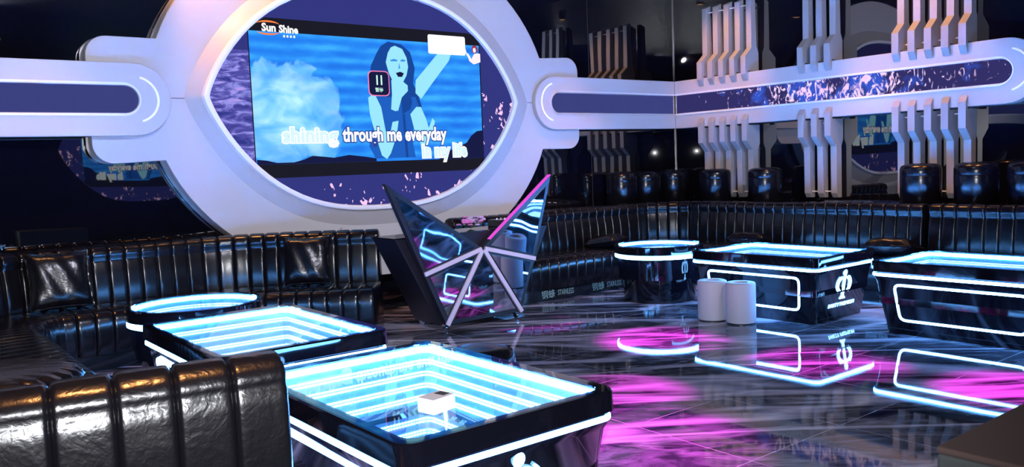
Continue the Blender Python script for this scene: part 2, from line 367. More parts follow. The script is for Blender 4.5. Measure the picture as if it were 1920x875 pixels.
# the right wall leans a little out of square with the back wall
struct(MB().prism([(XR, YB), (XR+0.12, YB), (XR+0.12, Y0), (XR-0.37, Y0)], 'z', 0, ZC).build('wall_right', M['gloss_wall']))
struct(MB().box((X0-0.05, (Y0+YB)/2, ZC/2), (0.1, YB-Y0, ZC)).build('wall_left', M['gloss_wall']))
struct(MB().box(((X0+XR)/2, Y0-0.05, ZC/2), (XR-X0+0.2, 0.1, ZC)).build('wall_front', M['dark_wall']))
struct(MB().box((XR-0.004, YB-0.004, ZC/2), (0.008, 0.008, ZC)).build('trim_1', M['chrome']))
struct(MB().box((7.9, YB-0.001, ZC/2), (0.004, 0.004, ZC)).box((0.75, YB-0.001, ZC/2), (0.004, 0.004, ZC)).build('trim_2', M['seam']))
# raised ledge behind the corner sofa
LZ = 0.90
struct(MB().prism([(5.4, 7.86), (8.66, 7.86), (8.78, 7.7), (8.78, 1.2), (9.59, 1.2), (9.59, 8.29), (5.4, 8.29)], 'z', 0, LZ).build('trim_3', M['table_black']))

# ------------------------------------------------------------------ LED screen in its eye-shaped surround
def oval_h(u): u = min(1, abs(u)); return (1-u**2.7)**0.8
def oval(cx, cz, a, b, n=40):
    us = [math.sin(PI/2*(-1+2*i/n)) for i in range(n+1)]
    top = [(cx+a*u, cz+b*oval_h(u)) for u in us]; bot = [(cx+a*u, cz-b*oval_h(u)) for u in reversed(us[1:-1])]
    return top+bot
sur = thing('screen_surround', 'huge white eye-shaped panel framing the video screen on the back wall', 'wall panel', (4.55, 8.1, 2.25))
so = (4.55, 8.1, 2.25)
EC, EA, EB, EZ = 4.6, 2.38, 1.87, 2.24
def ell(a0, a1, n=36): return [(EC+EA*math.cos(math.radians(a0+(a1-a0)*i/n)), EZ+EB*math.sin(math.radians(a0+(a1-a0)*i/n))) for i in range(n+1)]
def arcp(cx, cz, r, a0, a1, n=8): return [(cx+r*math.cos(math.radians(a0+(a1-a0)*i/n)), cz+r*math.sin(math.radians(a0+(a1-a0)*i/n))) for i in range(n+1)]
rr = 0.17
outline = ell(17.5, 163.5) + arcp(1.72+rr, 2.77-rr, rr, 90, 180) + arcp(1.72+rr, 1.66+rr, rr, 180, 270) + ell(197.5, 343) + arcp(7.5-rr, 1.69+rr, rr, -90, 0) + arcp(7.5-rr, 2.83-rr, rr, 0, 90)
A = oval(4.59, 2.25, 2.06, 1.33); B = oval(4.53, 2.25, 1.84, 1.14)
mb = MB(); vs, fs = plate_mesh(outline, [list(A)], 0.18, lambda a, b, h: (a, 8.19-h, b), 0.006); mb.add(vs, fs)
mb.build('face_panel', M['white'], sur, True, off=so)
mb = MB(); vs, fs = plate_mesh([(EC+(p[0]-EC)*1.008, EZ+(p[1]-EZ)*1.012) for p in outline], [list(A)], 0.03, lambda a, b, h: (a, 8.27-h, b)); mb.add(vs, fs)
mb.build('backing_edge', M['chrome'], sur, off=so)
mb = MB(); mb.loft([[(x, 8.12, z) for x, z in A], [(x, 8.1, z) for x, z in A], [(x, 7.985, z) for x, z in B]], False, False)
mb.build('bevel', M['white'], sur, True, off=so, ang=25)
mb = MB(); o2 = oval(4.53, 2.25, 1.875, 1.17); i2 = oval(4.53, 2.25, 1.80, 1.105)
mb.loft([[(x, 8.0, z) for x, z in o2], [(x, 7.962, z) for x, z in oval(4.53, 2.25, 1.862, 1.158)], [(x, 7.955, z) for x, z in oval(4.53, 2.25, 1.835, 1.135)], [(x, 7.962, z) for x, z in oval(4.53, 2.25, 1.81, 1.115)], [(x, 8.03, z) for x, z in i2]], False, False)
mb.build('rim', M['rim'], sur, True, off=so)
mb = MB()
for c_, d_ in (((2.46, 8.0985, 2.24), (0.14, 0.004, 0.006)), ((6.69, 8.0985, 2.26), (0.08, 0.004, 0.006)), ((4.05, 8.0985, 0.78), (0.005, 0.004, 0.28))):
    MB().box(c_, d_).build('joint_line', M['seam'], sur, off=so)

scr = thing('video_screen', 'glowing oval LED video wall showing a paused karaoke clip of a singer', 'screen', (4.53, 8.0, 2.25))
mb = MB(); ov = oval(0, 0, 1.82, 1.12); mb.loft([[(x, 0.02, z) for x, z in ov], [(x, 0.0, z) for x, z in ov]], True, True); mb.build('led_panel', M['led_wall'], scr)
def clipped_rect(x0, x1, z0, z1):
    pts = []; n = 30
    def hz(x): return 1.112*oval_h(x/1.81)
    for i in range(n+1):
        x = x0+(x1-x0)*i/n; pts.append((x, min(z1, hz(x))))
    for i in range(n+1):
        x = x1+(x0-x1)*i/n; pts.append((x, max(z0, -hz(x))))
    return pts
def sheet(name, items, parent, y0, mats, label=None):
    mb = MB()
    for k, (poly, mi) in enumerate(items):
        y = y0-0.0012*k; mb.prism(poly, 'y', y, y-0.001, mi)
    o = mb.build(name, mats, parent)
    if label: o['label'] = label
    return o
sheet('picture_border', [(clipped_rect(-1.40, 1.355, -0.785, 0.775), 0)], scr, -0.001, [M['v_black']], 'black letterbox rectangle')
F = {
'haze':[(-1.39, 0.24), (-1.16, 0.40), (-0.95, 0.43), (-0.72, 0.31), (-0.59, 0.19), (-0.4, -0.06), (-0.38, -0.3), (-0.41, -0.49), (-0.67, -0.51), (-0.95, -0.61), (-1.38, -0.64)],
'hair':[(-0.0, 0.5), (0.05, 0.57), (0.14, 0.62), (0.3, 0.6), (0.41, 0.52), (0.46, 0.35), (0.43, 0.19), (0.49, 0.06), (0.53, -0.07), (0.45, -0.11), (0.37, -0.07), (0.27, 0.03), (0.09, 0.03), (-0.02, 0.04), (-0.11, 0.2), (-0.08, 0.36), (-0.04, 0.43)],
'body':[(-0.07, 0.04), (0.15, 0.03), (0.45, 0.04), (0.49, -0.07), (0.43, -0.23), (0.38, -0.4), (0.42, -0.62), (-0.08, -0.62), (-0.15, -0.49), (-0.06, -0.15)],
'face':[(0.13, 0.50), (0.17, 0.56), (0.22, 0.58), (0.31, 0.55), (0.36, 0.46), (0.375, 0.36), (0.35, 0.27), (0.28, 0.16), (0.19, 0.17), (0.13, 0.29), (0.1, 0.4)],
'eye':[(0.155, 0.425), (0.20, 0.44), (0.245, 0.43), (0.24, 0.415), (0.16, 0.412)],
'eye2':[(0.28, 0.43), (0.31, 0.44), (0.345, 0.43), (0.34, 0.417), (0.285, 0.415)],
'nose':[(0.262, 0.40), (0.272, 0.34), (0.25, 0.335)],
'mouth':[(0.215, 0.29), (0.27, 0.305), (0.315, 0.29), (0.29, 0.25), (0.24, 0.25)],
'hand':[(0.15, 0.21), (0.22, 0.235), (0.28, 0.21), (0.35, 0.16), (0.35, 0.10), (0.27, 0.03), (0.21, -0.13), (0.13, -0.1), (0.15, 0.06)],
'arm':[(-0.14, 0.02), (-0.10, 0.045), (-0.05, 0.04), (0.01, -0.08), (0.05, -0.33), (0.09, -0.41), (0.15, -0.2), (0.22, -0.2), (0.18, -0.39), (0.1, -0.57), (0.05, -0.63), (-0.01, -0.59), (-0.07, -0.39), (-0.13, -0.15)],
'bracelet':[(0.1, -0.15), (0.21, -0.11), (0.22, -0.22), (0.11, -0.24)],
'raised':[(0.46, 0.22), (0.54, 0.3), (0.75, 0.51), (0.82, 0.56), (0.95, 0.55), (0.91, 0.45), (0.68, 0.2), (0.52, 0.02), (0.45, 0.08)],
'hand2':[(0.37, -0.15), (0.45, -0.07), (0.51, -0.07), (0.57, -0.2), (0.60, -0.30), (0.655, -0.19), (0.685, -0.23), (0.65, -0.35), (0.57, -0.49), (0.55, -0.62), (0.5, -0.62), (0.48, -0.45), (0.41, -0.31)],
'mic':[(0.26, 0.03), (0.33, 0.11), (0.37, 0.10), (0.4, -0.02), (0.37, -0.1), (0.27, -0.15)],
'stand':[(0.27, -0.15), (0.30, -0.15), (0.32, -0.62), (0.29, -0.62)],
'gl':[(-1.39, -0.65), (-1.39, -0.60), (-1.29, -0.61), (-1.19, -0.635), (-1.01, -0.635), (-0.9, -0.61), (-0.81, -0.575), (-0.7, -0.585), (-0.57, -0.60), (-0.4, -0.575), (-0.2, -0.60), (-0.08, -0.62), (-0.08, -0.65)],
'gr':[(1.34, -0.65), (1.34, -0.33), (1.25, -0.34), (1.17, -0.39), (1.1, -0.47), (1.03, -0.5), (0.87, -0.55), (0.71, -0.65)],
'box':rrect(0.88, 0.62, 0.50, 0.21, 0.02, 3),
}
pm = [M['video'], M['haze'], M['v_hair'], M['v_body'], M['v_skin'], M['v_mid'], M['v_dark'], M['v_white'], M['v_red'], M['v_cream']]
pic = [([(-1.39, -0.65), (1.34, -0.65), (1.34, 0.64), (-1.39, 0.64)], 0), (F['hair'], 2), (F['body'], 3), (F['face'], 4), (F['eye'], 5), (F['eye2'], 5), (F['nose'], 5), (F['mouth'], 6),
       (F['raised'], 4), (F['hand2'], 4), (F['stand'], 2), (F['mic'], 2), (F['arm'], 4), (F['hand'], 4), (F['bracelet'], 3), (F['gl'], 6), (F['gr'], 6)]
sheet('video_picture', pic, scr, -0.003, pm, 'blue tinted picture of a long-haired singer holding a microphone with one arm raised')
sheet('message_box', [(F['box'], 0), ([(1.13, 0.55), (1.16, 0.50), (1.13, 0.60)], 0)], scr, -0.03, [M['v_white']], 'blank white message box')
sheet('corner_figure', [([(1.22, 0.58), (1.225, 0.625), (1.27, 0.64), (1.30, 0.61), (1.295, 0.565), (1.25, 0.54)], 0), ([(1.235, 0.58), (1.24, 0.605), (1.27, 0.61), (1.28, 0.57), (1.25, 0.55)], 1),
      ([(1.15, 0.53), (1.16, 0.55), (1.19, 0.51), (1.21, 0.48), (1.25, 0.54), (1.29, 0.55), (1.335, 0.545), (1.335, 0.45), (1.24, 0.42), (1.18, 0.455)], 1)], scr, -0.03, [M['v_red'], M['v_cream']], 'tiny figure in white at the picture edge')
mb = MB(); c0 = rrect(-0.01, 0.17, 0.255, 0.265, 0.05, 4); c1 = rrect(-0.01, 0.17, 0.235, 0.245, 0.045, 4)
mb.prism(c0, 'y', -0.030, -0.031, 0); mb.prism(c1, 'y', -0.032, -0.033, 1)
for x in (-0.032, 0.020): mb.prism(rrect(x, 0.205, 0.018, 0.105, 0.006, 2), 'y', -0.034, -0.035, 2)
vs, fs = text_mesh('暂停', 0.048, lambda a, b, h: (a-0.012, -0.036-h, b+0.085), 0.0005, 0.001, align='CENTER'); mb.add(vs, fs, 2)
mb.build('pause_icon', [M['v_pink'], M['v_dark'], M['v_mint']], scr)
def lyric(name, s, x, z, size, width, mats):
    mb = MB(); import_w = None
    vs, fs = text_mesh(s, size, lambda a, b, h: (a, h, b), 0.0005, 0.007)
    x0 = min(v[0] for v in vs); x1 = max(v[0] for v in vs); k = width/(x1-x0)
    mb.add([(x+(v[0]-x0)*k, -0.034-v[1], z+v[2]) for v in vs], fs, 0)
    vs, fs = text_mesh(s, size, lambda a, b, h: (a, h, b), 0.0005, 0.018)
    mb.add([(x+(v[0]-x0)*k, -0.031-v[1], z+v[2]) for v in vs], fs, 1)
    return mb.build(name, mats, scr)
lyric('lyrics', 'shining', -1.12, -0.435, 0.205, 0.60, [M['v_pale'], M['v_white']])
lyric('lyrics', 'through me everyday', -0.47, -0.435, 0.205, 1.29, [M['v_white'], M['v_outline']])
lyric('lyrics', 'in my life', 0.49, -0.62, 0.205, 0.60, [M['v_pale'], M['v_white']])
mb = MB()
vs, fs = text_mesh('Sun', 0.105, lambda a, b, h: (a*0.95-1.265, -0.031-h, b+0.64), 0.0005, 0.004); mb.add(vs, fs, 0)
vs, fs = text_mesh('Shine', 0.100, lambda a, b, h: (a*0.92-1.09, -0.031-h, b+0.635), 0.0005, 0.004); mb.add(vs, fs, 0)
for k in range(4): mb.box((-1.04+k*0.035, -0.031, 0.600), (0.018, 0.001, 0.022), 0)
for sg in (1, -1):
    up = [(-1.20+0.115*math.cos(a), 0.672+sg*(0.035+0.035*math.sin(a))) for a in [PI*i/12 for i in range(13)]]
    lo = [(-1.20+0.115*math.cos(a), 0.672+sg*(0.035+0.018*math.sin(a))) for a in [PI*i/12 for i in range(12, -1, -1)]]
    mb.prism(up+lo, 'y', -0.031, -0.032, 1)
mb.build('channel_logo', [M['v_white'], M['v_orange']], scr)
# the second screen on the wall behind the camera; the glossy wall mirrors it
s2 = copy_tree(scr); s2.scale = (1.2, 1.2, 1.2); s2.location = (6.5, -7.8, 2.3); s2.rotation_euler = (0, 0, PI)
s2['label'] = 'second oval LED video wall, seen only mirrored in the glossy black wall'

# ------------------------------------------------------------------ white light bands with LED ribbons
def stadium(x0, x1, z0, z1, left, right, n=14):
    r = (z1-z0)/2; zc = (z0+z1)/2; pts = []
    if right: pts += [(x1-r+r*math.cos(a), zc+r*math.sin(a)) for a in [-PI/2+PI*i/n for i in range(n+1)]]
    else: pts += [(x1, z0), (x1, z1)]
    if left: pts += [(x0+r+r*math.cos(a), zc+r*math.sin(a)) for a in [PI/2+PI*i/n for i in range(n+1)]]
    else: pts += [(x0, z1), (x0, z0)]
    return pts
def band(name, label, x0, x1, z0, z1, sx0, sx1, sz0, sz1, left, right, to3, root, mat, arcs, dep=0.18):
    """drawn in a wall plane: a along the wall, b up; to3(a,b,d) d = metres out of the front face"""
    t = thing(name, label, 'wall panel', root)
    inner = stadium(sx0, sx1, sz0, sz1, left, right); e = 0.0
    if not left: inner = [(a if a > sx0+1e-6 else sx0, b) for a, b in inner]
    mb = MB(); vs, fs = plate_mesh(stadium(x0, x1, z0, z1, left, right), [inner], dep, lambda a, b, h: to3(a, b, h-dep/2), 0.005); mb.add(vs, fs)
    mb.build('casing', M['white'], t, True, off=root)
    mb = MB(); ri = stadium(sx0-0.012*left, sx1+0.012*right, sz0-0.022, sz1+0.022, left, right)
    vs, fs = plate_mesh(ri, [inner], 0.012, lambda a, b, h: to3(a, b, h+0.005)); mb.add(vs, fs); mb.build('inner_lip', M['rim'], t, off=root)
    mb = MB(); vs, fs = plate_mesh(inner, [], 0.02, lambda a, b, h: to3(a, b, h-0.03)); mb.add(vs, fs); mb.build('led_ribbon', mat, t)
    o = [c for c in t.children if c.name.startswith('led_ribbon')][0]; o.matrix_parent_inverse = Matrix.Translation([-q for q in root])
    for (ca, cb, r, a0, a1) in arcs:
        mb = MB(); mb.tube([to3(ca+r*math.cos(a), cb+r*math.sin(a), 0.0) for a in [math.radians(a0+(a1-a0)*i/20) for i in range(21)]], 0.011, 6)
        mb.build('light_arc', M['arc'], t, True, off=root)
    return t
yF = 8.0
band('light_band', 'white wall band with violet LED ribbon left of the big screen', -2.9, 2.38, 1.90, 2.53, -2.75, 2.11, 2.09, 2.34, False, True,
     lambda a, b, d: (a, yF-d, b), (-0.2, yF, 2.2), M['ribbon_plain'], [(2.07, 2.215, 0.20, -75, 75)], 0.094)
o = [c for c in COL.objects if c.name == 'light_band'][0]; MB().box((-0.65, 8.195, 2.215), (4.5, 0.2, 0.60)).build('wall_mount', M['white'], o, off=(-0.2, yF, 2.2))
band('light_band', 'white wall band with plain violet LED ribbon between big screen and room corner', 6.73, 9.29, 1.93, 2.58, 6.98, 9.284, 2.13, 2.385, True, False,
     lambda a, b, d: (a, yF+0.03-d, b), (8.0, yF, 2.2), M['ribbon_plain'], [(7.06, 2.265, 0.235, 105, 255)], 0.064)
o = [c for c in COL.objects if c.name == 'light_band.001'][0]; MB().box((8.44, 8.197, 2.255), (1.7, 0.2, 0.63)).build('wall_mount', M['white'], o, off=(8.0, yF, 2.2))
band('light_band', 'long white band on the right wall whose LED ribbon bursts with pink sparks', -8.03, -3.36, 1.93, 2.58, -8.024, -3.62, 2.13, 2.385, False, True,
     lambda a, b, d: (9.3-d, -a, b), (9.3, 5.7, 2.2), M['ribbon_spark'], [(-3.68, 2.265, 0.215, -75, 75)])

# ------------------------------------------------------------------ white fins on the right wall
def fins(label, ys, upper, ztop=3.56):
    t = thing('wall_fins', label, 'wall ornament', (XR, ys[len(ys)//2], 2.6 if upper else 1.9)); off = t.location[:]
    for y in ys:
        if upper: prof = [(.13, ztop), (.22, ztop-.04), (.225, 2.90), (.355, 2.79), (.355, 2.56), (.305, 2.475), (.305, 2.60), (.07, 2.60), (.07, 2.84), (.11, 2.92)]
        else: prof = [(.305, 2.045), (.355, 1.975), (.355, 1.70), (.225, 1.58), (.22, 1.01), (.18, .955), (.11, .955), (.11, 1.58), (.07, 1.66), (.07, 1.905), (.305, 1.905)]
        mb = MB(); mb.loft([[(XR-d, y+s*0.04, z) for d, z in prof] for s in (-1, 1)], True, True)
        mb.build('fin', M['fin'], t, off=off, bevel=0.004)
    rods = [(.18, 2.665), (.18, ztop-.10)] if upper else [(.2, 1.86), (.17, 1.03)]
    for d, z in rods:
        mb = MB(); mb.tube([(XR-d, ys[0], z), (XR-d, ys[-1], z)], 0.008, 8); mb.build('rod', M['rim'], t, True, off=off)
g1 = [7.55, 7.37, 7.19, 7.01, 6.83]; g2 = [6.0, 5.82, 5.64]; g3 = [4.81, 4.63, 4.45, 4.27, 4.09]
fins('upper set of five white fins nearest the room corner, above the light band', g1, True)
fins('upper set of three white fins, middle group above the spark band', g2, True, 3.75)
fins('upper set of five white fins furthest right, above the spark band', g3, True, 3.75)
fins('lower set of five white fins nearest the room corner, below the light band', g1, False)
fins('lower set of three white fins, middle group below the spark band', g2, False)
fins('lower set of five white fins furthest right, below the spark band', g3, False)

# ------------------------------------------------------------------ sofas
def catmull(pts, per=14):
    out = []; P_ = [Vector(p) for p in pts]; P_ = [2*P_[0]-P_[1]]+P_+[2*P_[-1]-P_[-2]]
    for i in range(1, len(P_)-2):
        a, b, c, d = P_[i-1:i+3]
        for k in range(per):
            t = k/per; out.append(0.5*((2*b)+(-a+c)*t+(2*a-5*b+4*c-d)*t*t+(-a+3*b-3*c+d)*t**3))
    out.append(P_[-2]); return out
def resample(pts, step):
    L = [0]
    for a, b in zip(pts, pts[1:]): L.append(L[-1]+(b-a).length)
    n = max(2, round(L[-1]/step)); out = []; j = 0
    for i in range(n+1):
        s = L[-1]*i/n
        while j < len(L)-2 and L[j+1] < s: j += 1
        t = (s-L[j])/max(1e-9, L[j+1]-L[j]); out.append(pts[j].lerp(pts[j+1], t))
    return out, L[-1]
def polyround(pts, r, n=8):
    """polyline with rounded corners; r may be a list"""
    out = [Vector(pts[0])]
    for i in range(1, len(pts)-1):
        p = Vector(pts[i]); a = (Vector(pts[i-1])-p); b = (Vector(pts[i+1])-p); rad = r[i-1] if isinstance(r, list) else r
        ang = a.angle(b); d = rad/math.tan(ang/2); p0 = p+a.normalized()*d; p1 = p+b.normalized()*d
        c = p+(a.normalized()+b.normalized()).normalized()*(rad/math.sin(ang/2))
        v0 = p0-c; tot = v0.angle(p1-c); sg = 1 if (v0.x*(p1-c).y-v0.y*(p1-c).x) > 0 else -1
        for k in range(n*2+1):
            t = sg*tot*k/(n*2); out.append(c+Vector((v0.x*math.cos(t)-v0.y*math.sin(t), v0.x*math.sin(t)+v0.y*math.cos(t))))
    out.append(Vector(pts[-1])); return out
SUB = 20
def sweep(path, chan, prof, amp, side=1, puffed=True, wob=0.0, power=7):
    """path = back-front line, outward = side * left normal. prof = closed list (u,z) or (u,z,weight)"""
    pts, L = resample(path, 0.02); nch = max(1, round(L/chan)); n = nch*SUB
    rs, _ = resample(pts, L/n); loops = []
    pr2 = [(p[0], p[1], p[2] if len(p) > 2 else 1.0) for p in prof]; m = len(pr2)
    area_ = sum(pr2[i][0]*pr2[(i+1) % m][1]-pr2[(i+1) % m][0]*pr2[i][1] for i in range(m)); sgn = 1 if area_ > 0 else -1
    nor = []
    for i in range(m):
        a = pr2[i-1]; b = pr2[(i+1) % m]; du, dz = b[0]-a[0], b[1]-a[1]; l = math.hypot(du, dz) or 1; nor.append((sgn*dz/l, -sgn*du/l))
    for i, p in enumerate(rs):
        a = rs[max(0, i-1)]; b = rs[min(len(rs)-1, i+1)]; d = (b-a).normalized(); nx, ny = -d.y*side, d.x*side
        t = (i % SUB)/SUB
        q = (max(0, 1-abs(2*t-1)**power))**0.5 if puffed else 0
        ch = i//SUB; jit = wob*math.sin(ch*12.9898+3)
        loop = []
        for k, (u, z, wt) in enumerate(pr2):
            dd = amp*wt*(q-0.5+jit*q)
            uu = u+nor[k][0]*dd; zz = z+nor[k][1]*dd; loop.append((p.x+nx*uu, p.y+ny*uu, zz))
        loops.append(loop)
    return loops, rs
def crease_pts(path, chan, side):
    pts, L = resample(path, 0.02); nch = max(1, round(L/chan)); rs, _ = resample(pts, L/(nch*SUB)); out = []
    for i in range(0, len(rs), SUB):
        a = rs[max(0, i-1)]; b = rs[min(len(rs)-1, i+1)]; d = (b-a).normalized(); out.append((rs[i], Vector((-d.y*side, d.x*side))))
    return out
BACK = [(0.01, .30, .3), (0.0, .42), (0.0, .55), (0.01, .70), (0.03, .80), (0.035, .83, .6), (0.02, .86), (0.03, .91), (0.07, .935), (0.12, .94), (0.17, .925), (0.20, .89), (0.205, .80, .6), (0.21, .50, .6), (0.21, .13, .4), (0.10, .13, 0)]
SEAT = [(-0.60, .13, .3), (-0.615, .20), (-0.62, .32), (-0.615, .40), (-0.59, .445), (-0.54, .462), (-0.40, .465), (-0.15, .46), (0.05, .45, .3), (0.06, .30, 0), (0.05, .13, 0), (-0.3, .13, 0)]
PLIN = [(-0.575, 0.0), (-0.575, .13), (0.17, .13), (0.17, 0.0)]
def sofa(label, path, side=1, chan=0.135, back=BACK, amp=0.02, leather_m='leather', seat=SEAT, root=None):
    r = root or (path[0].x, path[0].y, 0); t = thing('sofa', label, 'sofa', r)
    for nm, prof, mat, am in (('backrest', back, M[leather_m], amp), ('seat', seat, M['leather'], 0.016), ('plinth', PLIN, M['plinth'], 0)):
        if prof is None: continue
        loops, _ = sweep(path, chan, prof, am, side, am > 0, 0.25); mb = MB(); mb.loft(loops, True, True)
        mb.build(nm, mat, t, True, off=r, ang=70)
    return t
# corner sofa: back wall, round the corner and along the right wall
pc = polyround([(5.15, 7.60), (8.52, 7.60), (8.52, 4.16)], 0.80, 10)
s1 = sofa('long curved black channelled leather sofa filling the far right corner behind the round table', pc, 1)
pr_ = [Vector((8.52, 4.10)), Vector((8.52, 3.0)), Vector((8.50, 1.3))]
s2_ = sofa('straight black channelled leather sofa against the right wall behind the rightmost table', pr_, 1)
# left sofa: from the left side round the back to the curled end beside the stand
pl = polyround([(0.40, 4.80), (0.40, 7.86), (2.75, 7.86), (3.90, 7.05)], [0.85, 1.1], 10)
sL = sofa('L-shaped black channelled leather sofa under the left light band behind the left tables', pl, 1)
# print on the plinth fronts (protective film left on)
def plinth_print(x, y, n, label, parent, size=1.0):
    mb = MB(); off = parent.location[:]
    vs, fs = text_mesh('钢蜂', 0.10*size, lambda a, b, h: (x+a, y-h, 0.035+b), 0.0005, 0.001); mb.add(vs, fs)
    vs, fs = text_mesh('STAINLESS', 0.085*size, lambda a, b, h: (x+0.24*size+a*0.6, y-h, 0.045+b), 0.0005, 0.001); mb.add(vs, fs)
    o = mb.build('film_print', M['green_print'], parent, off=off); o['label'] = label
plinth_print(5.86, 7.018, 1, 'pale green lettering on the film of the plinth', s1)
plinth_print(6.62, 7.018, 1, 'pale green lettering on the film of the plinth', s1)
plinth_print(1.80, 7.278, 1, 'pale green lettering on the film of the plinth', sL)

# foreground sofa: we look at the rear of its backrest
BF = [(0.0, .30, .3), (0.0, .45), (0.0, .70), (0.02, .86), (0.05, .925), (0.09, .945), (0.14, .945), (0.185, .930), (0.206, .908), (0.209, .888), (0.2085, .876, .8), (0.214, .862), (0.222, .82), (0.226, .65), (0.226, .40), (0.222, .16, .5), (0.10, .15, 0)]
pf = catmull([(-0.95, 3.1), (-0.35, 2.88), (0.25, 2.74), (0.70, 2.66), (1.03, 2.60)], 10)
fs_ = thing('sofa', 'near black leather sofa seen from behind its stitched backrest, bottom left', 'sofa', (0.1, 2.7, 0))
fo = fs_.location[:]
loops, _ = sweep(pf, 0.152, BF, 0.015, -1, True, 0.3, 12); mb = MB(); mb.loft(loops, True, True)
fsb = mb.build('backrest', M['leather_worn'], fs_, True, off=fo, ang=75)
loops, _ = sweep(pf, 0.152, SEAT, 0.016, -1, True); mb = MB(); mb.loft(loops, True, True); mb.build('seat', M['leather'], fs_, True, off=fo, ang=70)
loops, _ = sweep(pf, 0.152, PLIN, 0, -1, False); mb = MB(); mb.loft(loops, True, True); mb.build('plinth', M['plinth'], fs_, False, off=fo)
mb = MB()
for c, nrm in crease_pts(pf, 0.152, -1)[1:-1]:
    line = [(0.075, .932), (0.12, .938), (0.165, .925), (0.193, .905), (0.188, .88), (0.190, .868), (0.206, .82), (0.212, .65), (0.212, .40), (0.212, .2)]
    pts = []
    for (u0, z0), (u1, z1) in zip(line, line[1:]):
        n = max(1, round(math.hypot(u1-u0, z1-z0)/0.004))
        pts += [(u0+(u1-u0)*k/n, z0+(z1-z0)*k/n) for k in range(n)]
    for k in range(0, len(pts)-2, 3):
        a = pts[k]; b = pts[k+2]; off2 = 0.0095
        for sg in (0.004,):
            tx = Vector((-nrm.y, nrm.x))*sg
            pa = (c.x+nrm.x*(a[0]+off2)+tx.x, c.y+nrm.y*(a[0]+off2)+tx.y, a[1]); pb = (c.x+nrm.x*(b[0]+off2)+tx.x, c.y+nrm.y*(b[0]+off2)+tx.y, b[1])
            mb.tube([pa, pb], 0.0016, 4)
mb.build('stitching', M['thread'], fsb, off=fo)

# ------------------------------------------------------------------ pillows
def pillow(label, loc, w, h, d, rot, group=None):
    n = 18; mb = MB(); front = []; back = []
    def pt(i, j, sg):
        u = -1+2*i/n; v = -1+2*j/n; e = max(0, (1-u**4))*max(0, (1-v**4)); th = d/2*e**0.55
        pin = 1-0.07*(1-abs(u)**2)*abs(v)**3; pin2 = 1-0.07*(1-abs(v)**2)*abs(u)**3
        wr = 0.006*math.sin(9*u+4*v)*e+0.010*(abs(u*v)**1.5)*math.sin(25*(u-v))
        return (u*w/2*pin2, sg*(th+wr*1.0), v*h/2*pin)
    for sg in (1, -1):
        g = [[pt(i, j, sg) for i in range(n+1)] for j in range(n+1)]
        vs = [p for r_ in g for p in r_]; fs = [(j*(n+1)+i, j*(n+1)+i+1, (j+1)*(n+1)+i+1, (j+1)*(n+1)+i) for j in range(n) for i in range(n)]
        mb.add(vs, fs)
    t = thing('pillow', label, 'pillow', loc, 0, group); t.rotation_euler = rot
    o = mb.build('cover', M['leather_worn'], t, True); bmx = bmesh.new(); bmx.from_mesh(o.data); bmesh.ops.remove_doubles(bmx, verts=bmx.verts, dist=0.0005); bmesh.ops.recalc_face_normals(bmx, faces=bmx.faces); bmx.to_mesh(o.data); bmx.free()
    edge = []
    for k in range(4*n):
        s, i = divmod(k, n); e = {0: (i, 0), 1: (n, i), 2: (n-i, n), 3: (0, n-i)}[s]; p = pt(e[0], e[1], 1); edge.append((p[0]*1.005, 0.004*math.sin(k*1.9), p[2]*1.005))
    mb = MB(); mb.tube(edge, 0.008, 6, True); mb.build('piping', M['leather'], o, True)
    return t
pillow('black leather pillow leaning on the left sofa back, nearest the left edge', (1.30, 7.66, 0.715), 0.46, 0.46, 0.15, (math.radians(-14), 0, 0))
pillow('black leather pillow leaning in the curled right end of the left sofa', (3.28, 7.28, 0.70), 0.42, 0.44, 0.15, (math.radians(-12), 0, math.radians(-33)))
pillow('flat-lying black pillow on the corner sofa, left of the round table', (7.13, 7.28, 0.545), 0.42, 0.40, 0.15, (math.radians(82), 0, math.radians(20)))
pillow('flat-lying black pillow on the corner sofa behind the logo table', (8.12, 5.95, 0.545), 0.42, 0.40, 0.15, (math.radians(82), 0, math.radians(-70)))
pillow('flat-lying black pillow where the corner sofa meets the right-hand sofa', (8.12, 4.25, 0.545), 0.46, 0.40, 0.17, (math.radians(82), 0, math.radians(-80)))

